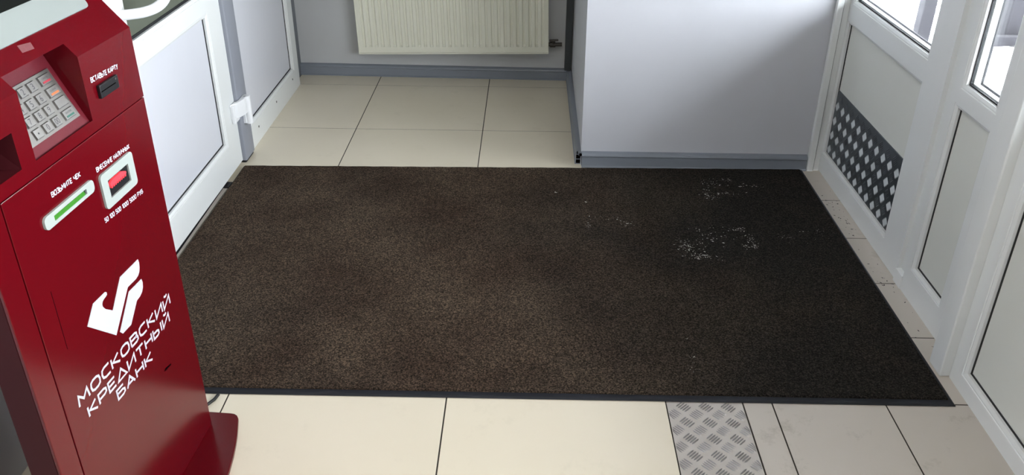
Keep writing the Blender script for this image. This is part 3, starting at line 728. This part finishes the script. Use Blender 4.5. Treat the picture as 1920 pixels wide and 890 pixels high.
for r in range(4):
    for c_ in range(3):
        u, t = cols[c_], rws[r]
        k = key(u, t, 0.0215, 0.0180); e = key_shadow(u, t, 0.0215, 0.018); i = len(gaps.v); gaps.v += e.v; gaps.f += [tuple(i+x for x in f) for f in e.f]
        s_ = labels_[r][c_]
        if s_ == '•':
            m = MB(); m.prism([(u+0.0018*math.cos(a_*0.785), t+0.0018*math.sin(a_*0.785)) for a_ in range(8)], tfn, 0.0062, 0.0065)
            for o in [m.build('key_mark', 'ink', pad)]: pass
        else:
            wd = 0.0060 if len(s_) == 1 else 0.0120
            if s_ == '1': wd = 0.0032
            letters(s_, lambda x, y, o_: (x, *tray(y, 0.0064)), u-wd/2, u+wd/2, t-0.0052, t+0.0056, 'ink', pad, 'key_mark', bold=-0.006)
    u, t = -0.2345, rws[r]
    key(u, t, 0.034, 0.0180); e = key_shadow(u, t, 0.034, 0.018); i = len(gaps.v); gaps.v += e.v; gaps.f += [tuple(i+x for x in f) for f in e.f]
    txt = ['CANCEL', 'CLEAR', '', 'ENTER'][r]
    if txt:
        letters(txt, lambda x, y, o_: (x, *tray(y, 0.0064)), u-0.009, u+0.009, t+0.001, t+0.0042, 'ink', pad, 'key_mark')
        m = MB(); m.prism([(u-0.011, t-0.0058), (u+0.011, t-0.0058), (u+0.011, t-0.0024), (u-0.011, t-0.0024)], tfn, 0.0062, 0.0066)
        m.build('colour_bar', ['k_red', 'k_orange', '', 'k_green'][r], pad)
gaps.build('key_surround', 'key_gap', pad)
# front-face helper
def ff(x, y, off): return (x, -off, y)
def plate(poly, z0, z1, name, mt, parent, bevel=0):
    m = MB(); m.prism(poly, lambda p, t: (p[0], -t, p[1]), z0, z1); return m.build(name, mt, parent, bevel=bevel)
def frame(outer, inner, z0, z1, name, mt, parent):
    """plate with a rectangular hole: outer is a loop, inner = (x0, x1, y0, y1)"""
    x0, x1, y0, y1 = inner; m = MB(); bm_ = bmesh.new()
    n = len(outer); cx, cy = (x0+x1)/2, (y0+y1)/2
    inn = []
    for (px, py) in outer:   # project each outer point onto the hole's rectangle
        dx, dy = px-cx, py-cy
        t = min((x1-x0)/2/abs(dx) if abs(dx) > 1e-9 else 9e9, (y1-y0)/2/abs(dy) if abs(dy) > 1e-9 else 9e9)
        inn.append((cx+dx*t, cy+dy*t))
    # add exact corners by snapping the nearest projected point
    for c_ in ((x0, y0), (x1, y0), (x1, y1), (x0, y1)):
        k = min(range(n), key=lambda q: (inn[q][0]-c_[0])**2+(inn[q][1]-c_[1])**2); inn[k] = c_
    V = [(p[0], -z1, p[1]) for p in outer]+[(p[0], -z1, p[1]) for p in inn]+[(p[0], -z0, p[1]) for p in outer]+[(p[0], -z0, p[1]) for p in inn]
    m.v = V
    for k in range(n):
        k2 = (k+1) % n
        m.f += [(k, k2, n+k2, n+k), (2*n+k, 2*n+k2, k2, k), (n+k, n+k2, 3*n+k2, 3*n+k)]
    return m.build(name, mt, parent, fix=True)
# cash slot
cb = frame(rrect(-0.221, -0.097, 0.7635, 0.8375, 0.009, 6), (-0.199, -0.1195, 0.7805, 0.8180), 0.0, 0.0045, 'cash_slot', 'bezel', kiosk)
cb['label'] = 'pale rounded bezel around the black cash slot'
plate([(-0.200, 0.7795), (-0.1185, 0.7795), (-0.1185, 0.8190), (-0.200, 0.8190)], 0.0004, 0.0010, 'slot_throat', 'black', cb)
tt = [(-0.196, 0.8100), (-0.185, 0.8145), (-0.150, 0.8145), (-0.134, 0.8080), (-0.134, 0.8045)]
for k in range(8):
    x = -0.136-k*0.0075
    tt += [(x, 0.8035), (x-0.0012, 0.7985), (x-0.0034, 0.7985), (x-0.0040, 0.8035)]
tt += [(-0.196, 0.8050)]
plate(tt, 0.0012, 0.0060, 'lit_note_guide', 'red_glow', cb)
# receipt slot
rb = frame(rrect(-0.404, -0.244, 0.8195, 0.8450, 0.0095, 6), (-0.376, -0.2700, 0.8265, 0.8365), 0.0, 0.0045, 'receipt_slot', 'bezel', kiosk)
rb['label'] = 'pale rounded bezel around the green receipt slot'
plate([(-0.3765, 0.8260), (-0.2695, 0.8260), (-0.2695, 0.8370), (-0.3765, 0.8370)], 0.0004, 0.0010, 'slot_throat', 'black', rb)
plate([(-0.3755, 0.8265), (-0.274, 0.8265), (-0.278, 0.8355), (-0.335, 0.8350), (-0.360, 0.8362), (-0.3755, 0.8360)], 0.0010, 0.0036, 'lit_lens', 'green_slot', rb)
# card reader
cdm = plate([(-0.159, 0.9725), (-0.091, 0.9725), (-0.091, 0.9990), (-0.159, 0.9990)], 0.0, 0.007, 'card_reader', 'black', kiosk, 0.0015)
plate([(-0.157, 0.9850), (-0.103, 0.9850), (-0.103, 0.9868), (-0.157, 0.9868)], 0.0071, 0.0075, 'card_slit', 'black_gap', cdm)
m = MB(); m.tube([(-0.101, -0.0070, 0.9935), (-0.101, -0.0078, 0.9935)], 0.0022, 10).build('indicator_lamp', 'steel', cdm, smooth=True)
# worn mark, lock and hairline
plate([(-0.1530, 0.3085), (-0.1225, 0.3035), (-0.1205, 0.3065), (-0.147, 0.3130)], -0.0001, 0.0006, 'key_slot', 'black_gap', kiosk)
plate([(-0.4325, 0.588), (-0.4315, 0.588), (-0.4310, 0.714), (-0.4320, 0.714)], -0.0001, 0.0003, 'hairline_seam', 'black_gap', kiosk)
# lettering: each glyph is a set of strokes in a cell one unit high
GL = {
 'М': (1.05, [[(0, 0), (.10, 1), (.52, .36), (.95, 1), (1.05, 0)]]), 'О': (.92, [[(.28, 0), (.64, 0), (.86, .14), (.92, .5), (.86, .86), (.64, 1), (.28, 1), (.06, .86), (0, .5), (.06, .14), (.28, 0)]]),
 'С': (.82, [[(.82, 1), (.30, 1), (.07, .86), (0, .5), (.07, .14), (.30, 0), (.82, 0)]]), 'К': (.84, [[(0, 0), (0, 1)], [(.80, 1), (.14, .52), (.84, 0)]]),
 'В': (.82, [[(0, 0), (0, 1), (.58, 1), (.76, .88), (.76, .66), (.58, .54), (0, .54)], [(.58, .54), (.82, .42), (.82, .14), (.62, 0), (0, 0)]]),
 'И': (.84, [[(0, 1), (0, 0), (.84, 1), (.84, 0)]]), 'Й': (.84, [[(0, 1), (0, 0), (.84, 1), (.84, 0)], [(.24, 1.34), (.36, 1.22), (.50, 1.22), (.62, 1.34)]]),
 'Р': (.80, [[(0, 0), (0, 1), (.60, 1), (.80, .86), (.80, .56), (.60, .42), (0, .42)]]), 'Е': (.72, [[(.72, 1), (0, 1), (0, 0), (.72, 0)], [(0, .52), (.64, .52)]]),
 'Д': (.98, [[(0, 0), (.49, 1), (.98, 0), (0, 0)]]), 'Т': (.84, [[(0, 1), (.84, 1)], [(.42, 1), (.42, 0)]]), 'Н': (.82, [[(0, 0), (0, 1)], [(.82, 0), (.82, 1)], [(0, .52), (.82, .52)]]),
 'Ы': (1.04, [[(0, 1), (0, 0), (.50, 0), (.66, .13), (.66, .43), (.50, .56), (0, .56)], [(1.04, 0), (1.04, 1)]]), 'Ь': (.76, [[(0, 1), (0, 0), (.56, 0), (.76, .13), (.76, .43), (.56, .56), (0, .56)]]),
 'Б': (.78, [[(.72, 1), (0, 1), (0, 0), (.58, 0), (.78, .14), (.78, .43), (.58, .57), (0, .57)]]), 'А': (.90, [[(0, 0), (.45, 1), (.90, 0)], [(.18, .30), (.72, .30)]]),
 'З': (.70, [[(0, .9), (.15, 1), (.50, 1), (.68, .86), (.68, .66), (.50, .54), (.22, .54)], [(.50, .54), (.70, .40), (.70, .14), (.50, 0), (.15, 0), (0, .1)]]),
 'Ч': (.76, [[(0, 1), (0, .62), (.15, .46), (.76, .46)], [(.76, 1), (.76, 0)]]), 'Л': (.82, [[(0, 0), (.14, .2), (.24, 1), (.82, 1), (.82, 0)]]), 'Х': (.80, [[(0, 0), (.80, 1)], [(0, 1), (.80, 0)]]),
 'У': (.80, [[(0, 1), (.44, .42)], [(.80, 1), (.34, 0), (.10, 0)]]), 'б': (.70, [[(.66, 1), (.2, .95), (0, .5), (0, .14), (.16, 0), (.52, 0), (.70, .14), (.70, .42), (.52, .56), (0, .5)]]),
 '0': (.66, [[(.18, 0), (.48, 0), (.66, .18), (.66, .82), (.48, 1), (.18, 1), (0, .82), (0, .18), (.18, 0)]]), '1': (.30, [[(0, .78), (.30, 1), (.30, 0)]]),
 '5': (.66, [[(.64, 1), (.04, 1), (.04, .56), (.48, .56), (.66, .42), (.66, .14), (.48, 0), (0, 0)]]), ' ': (.34, []),
}
def strokes(text, x0, x1, y0, h_, slope, wd, label, name='lettering', gap=0.30, shear=0.0):
    tot = sum(GL[c][0] for c in text)+gap*(len(text)-1); k = (x1-x0-wd)/tot; m = MB(); cur = x0+wd/2; hh = h_-wd
    for c in text:
        gw_, st = GL[c]
        for line in st:
            P = []
            for (px, py) in line:
                X = cur+px*k+shear*py*hh; P.append((X, y0+wd/2+py*hh+slope*(X-x0)))
            closed = P[0] == P[-1]; n = len(P)
            L_, R_ = [], []
            for q in range(n):
                a0 = P[q-1] if q > 0 else (P[-2] if closed else None); a1 = P[q+1] if q < n-1 else (P[1] if closed else None)
                def nrm_(u, v):
                    dx, dy = v[0]-u[0], v[1]-u[1]; l = math.hypot(dx, dy); return (-dy/l, dx/l)
                if a0 is None: nx, ny = nrm_(P[q], a1); f = 1
                elif a1 is None: nx, ny = nrm_(a0, P[q]); f = 1
                else:
                    n0, n1 = nrm_(a0, P[q]), nrm_(P[q], a1); nx, ny = n0[0]+n1[0], n0[1]+n1[1]; l = math.hypot(nx, ny) or 1; nx, ny = nx/l, ny/l
                    f = min(1/max(nx*n0[0]+ny*n0[1], 0.3), 1.9)
                L_.append((P[q][0]+nx*f*wd/2, P[q][1]+ny*f*wd/2)); R_.append((P[q][0]-nx*f*wd/2, P[q][1]-ny*f*wd/2))
            for q in range(n-1):
                m.quad(*[(p[0], -0.0006, p[1]) for p in (R_[q], R_[q+1], L_[q+1], L_[q])])
        cur += (gw_+gap)*k
    o = m.build(name, 'print', kiosk, fix=False); o['label'] = label; return o
strokes('ВСТАВЬТЕ КАРТУ', -0.172, -0.073, 1.0090, 0.0108, -0.05, 0.0021, 'white small capitals above the card reader')
strokes('ВНЕСЕНИЕ НАЛИЧНЫХ', -0.221, -0.094, 0.8455, 0.0108, -0.04, 0.0021, 'white small capitals above the cash slot')
strokes('ВОЗЬМИТЕ ЧЕК', -0.363, -0.270, 0.8650, 0.0108, -0.03, 0.0021, 'white small capitals above the receipt slot')
strokes('50 100 500 1000 5000 РУБ', -0.233, -0.081, 0.7415, 0.0108, -0.07, 0.0020, 'white small figures below the cash slot')
strokes('МОСКОВСКИЙ', -0.4475, -0.068, 0.4590, 0.0275, -0.055, 0.0052, 'white upper line of the bank name', gap=0.26)
strokes('КРЕДИТНЫЙ', -0.4285, -0.086, 0.4185, 0.0275, -0.053, 0.0052, 'white middle line of the bank name', gap=0.26)
strokes('БАНК', -0.334, -0.184, 0.3790, 0.0270, -0.075, 0.0052, 'white lower line of the bank name', gap=0.26)
L1 = [(-0.364, 0.589), (-0.331, 0.619), (-0.294, 0.617), (-0.287, 0.6165), (-0.283, 0.613), (-0.2835, 0.608), (-0.289, 0.6065), (-0.296, 0.606), (-0.302, 0.604), (-0.305, 0.600), (-0.3055, 0.595), (-0.303, 0.590), (-0.299, 0.584), (-0.292, 0.578), (-0.278, 0.566), (-0.229, 0.614), (-0.155, 0.611), (-0.1535, 0.602), (-0.1555, 0.592), (-0.160, 0.583), (-0.167, 0.578), (-0.178, 0.576), (-0.212, 0.578), (-0.287, 0.511)]
L2 = [(-0.273, 0.509), (-0.212, 0.567), (-0.159, 0.564), (-0.157, 0.555), (-0.160, 0.544), (-0.167, 0.536), (-0.178, 0.532), (-0.192, 0.531), (-0.231, 0.497), (-0.265, 0.499)]
eb = plate(L1, 0.0001, 0.0008, 'emblem', 'print', kiosk); eb['label'] = 'white angular bird-like emblem above the bank name'
plate(L2, 0.0001, 0.0008, 'emblem_wing', 'print', eb)
# screen surround on the sloping top
def sfn(p, t): return up_pt(p[0], p[1], t)
wb = MB().prism(rrect(-0.505, -0.049, 1.1205, 1.302, 0.011, 6), sfn, 0.0005, 0.004).build('screen_bezel', 'bezel_top', kiosk)
wb['label'] = 'pale glossy surround of the screen'
MB().prism(rrect(-0.475, -0.085, 1.1605, 1.290, 0.003, 3), sfn, 0.0040, 0.0048).build('screen', 'screen', wb)
MB().prism([(-0.293, 1.1050), (-0.262, 1.1030), (-0.257, 1.1125), (-0.289, 1.1160)], sfn, 0.0002, 0.0005).build('sticker', 'sticker', kiosk)
# base plate with bowed front
bp = [(0.045, 0.30), (0.045, -0.034), (0.0435, -0.044), (0.038, -0.053), (0.028, -0.060), (0.012, -0.0655), (-0.012, -0.0735)]
for u in (-0.03, -0.06, -0.10, -0.15, -0.20, -0.25, -0.30, -0.35, -0.40, -0.45, -0.50, -0.54, -0.565):
    bp.append((u, -0.063-0.052*(1-((u+0.27)/0.29)**2)))
bp += [(-0.585, -0.040), (-0.585, 0.30)]
MB().prism(bp, lambda p, t: (p[0], p[1], t), 0.0, 0.0115).build('base_plate', 'red', kiosk, bevel=0.002)

# power cable running from under the mat to the kiosk
cb_ = MB().tube([(-0.026, -2.4845, 0.0048), (-0.030, -2.505, 0.0050), (-0.045, -2.532, 0.0050), (-0.075, -2.548, 0.0050), (-0.12, -2.552, 0.0050), (-0.20, -2.545, 0.005), (-0.30, -2.54, 0.005), (-0.405, -2.54, 0.005)], 0.0045, 10)
thing(cb_.build('power_cable', 'cable', smooth=True), 'black power cable curving from under the mat behind the red kiosk', 'cable')

# ------------------------------------------------------------------ outside: snow, posts, rail, masonry
sn = MB(); rn = random.Random(3); nxs, nys = 60, 60
X0, X1, Y0, Y1 = 2.12, 26.0, -16.0, 24.0
for j in range(nys+1):
    for i in range(nxs+1):
        x = X0+(X1-X0)*(i/nxs)**1.6; y = Y0+(Y1-Y0)*j/nys
        sn.v.append((x, y, -0.15+(rn.uniform(-0.015, 0.02) if i > 0 else 0)))
for j in range(nys):
    for i in range(nxs): sn.f.append((j*(nxs+1)+i, j*(nxs+1)+i+1, (j+1)*(nxs+1)+i+1, (j+1)*(nxs+1)+i))
so = sn.build('snowy_ground', 'snow', smooth=True, fix=False); so['kind'] = 'structure'; so['label'] = 'trodden snow outside the entrance'
def fpost(x, y, w_, d_, h_, label):
    m = MB(); m.box(x-w_/2, x+w_/2, y-d_/2, y+d_/2, -0.17, h_); o = m.build('fence_post', 'post_wood', bevel=0.006)
    return thing(o, label, 'post', 'posts outside the entrance')
fpost(3.53, 2.02, 0.075, 0.075, 2.355, 'dark post outside, seen through the middle of the door window')
fpost(3.49, 1.40, 0.085, 0.085, 2.355, 'dark post outside, at the right edge of the door window')
fpost(4.14, 1.50, 0.120, 0.10, 2.2, 'dark post outside, seen through the narrow side window')
thing(MB().box(3.96, 4.35, 1.36, 1.42, -0.16, -0.09).build('ground_rail', 'post_wood', bevel=0.004), 'low dark rail on the snow seen through the side window', 'rail')
pier = empty('masonry_pier', (3.50, 2.42, -0.16))
for k in range(9):
    MB().box(-0.045, 0.045, -0.05, 0.05, 0.005+k*0.08, 0.078+k*0.08).build('brick', 'brick_out', pier, bevel=0.003)
thing(pier, 'low pale red masonry pier outside, at the left of the door window', 'pier')

can = MB().box(2.17, 3.85, -5.2, 3.6, 2.36, 2.46).build('porch_roof', 'canopy'); struct(can, 'flat porch roof over the entrance outside', 'roof')

# ------------------------------------------------------------------ unseen ceiling panels added as warm fill light
M['fill_dim'] = emis('dim_fill_diffuser', (1, 0.95, 0.88, 1), (0.8, 0.8, 0.8, 1), 14)  # unseen panel added to lift the dark wall behind the kiosk
for (x, y, lm, lb) in ((0.8, -3.3, 'lamp', 'unseen square ceiling panel added above the viewer as warm fill light'), (0.2, -4.7, 'fill_dim', 'unseen dim square ceiling panel added behind the viewer as fill light')):
    l_ = empty('fill_panel', (x, y, 2.7))
    MB().box(-0.30, 0.30, -0.30, 0.30, -0.03, -0.001).build('fill_housing', 'pvc', l_, bevel=0.003)
    MB().box(-0.28, 0.28, -0.28, 0.28, -0.034, -0.0305).build('diffuser', lm, l_)
    thing(l_, lb, 'fill light', 'added ceiling fill panels')
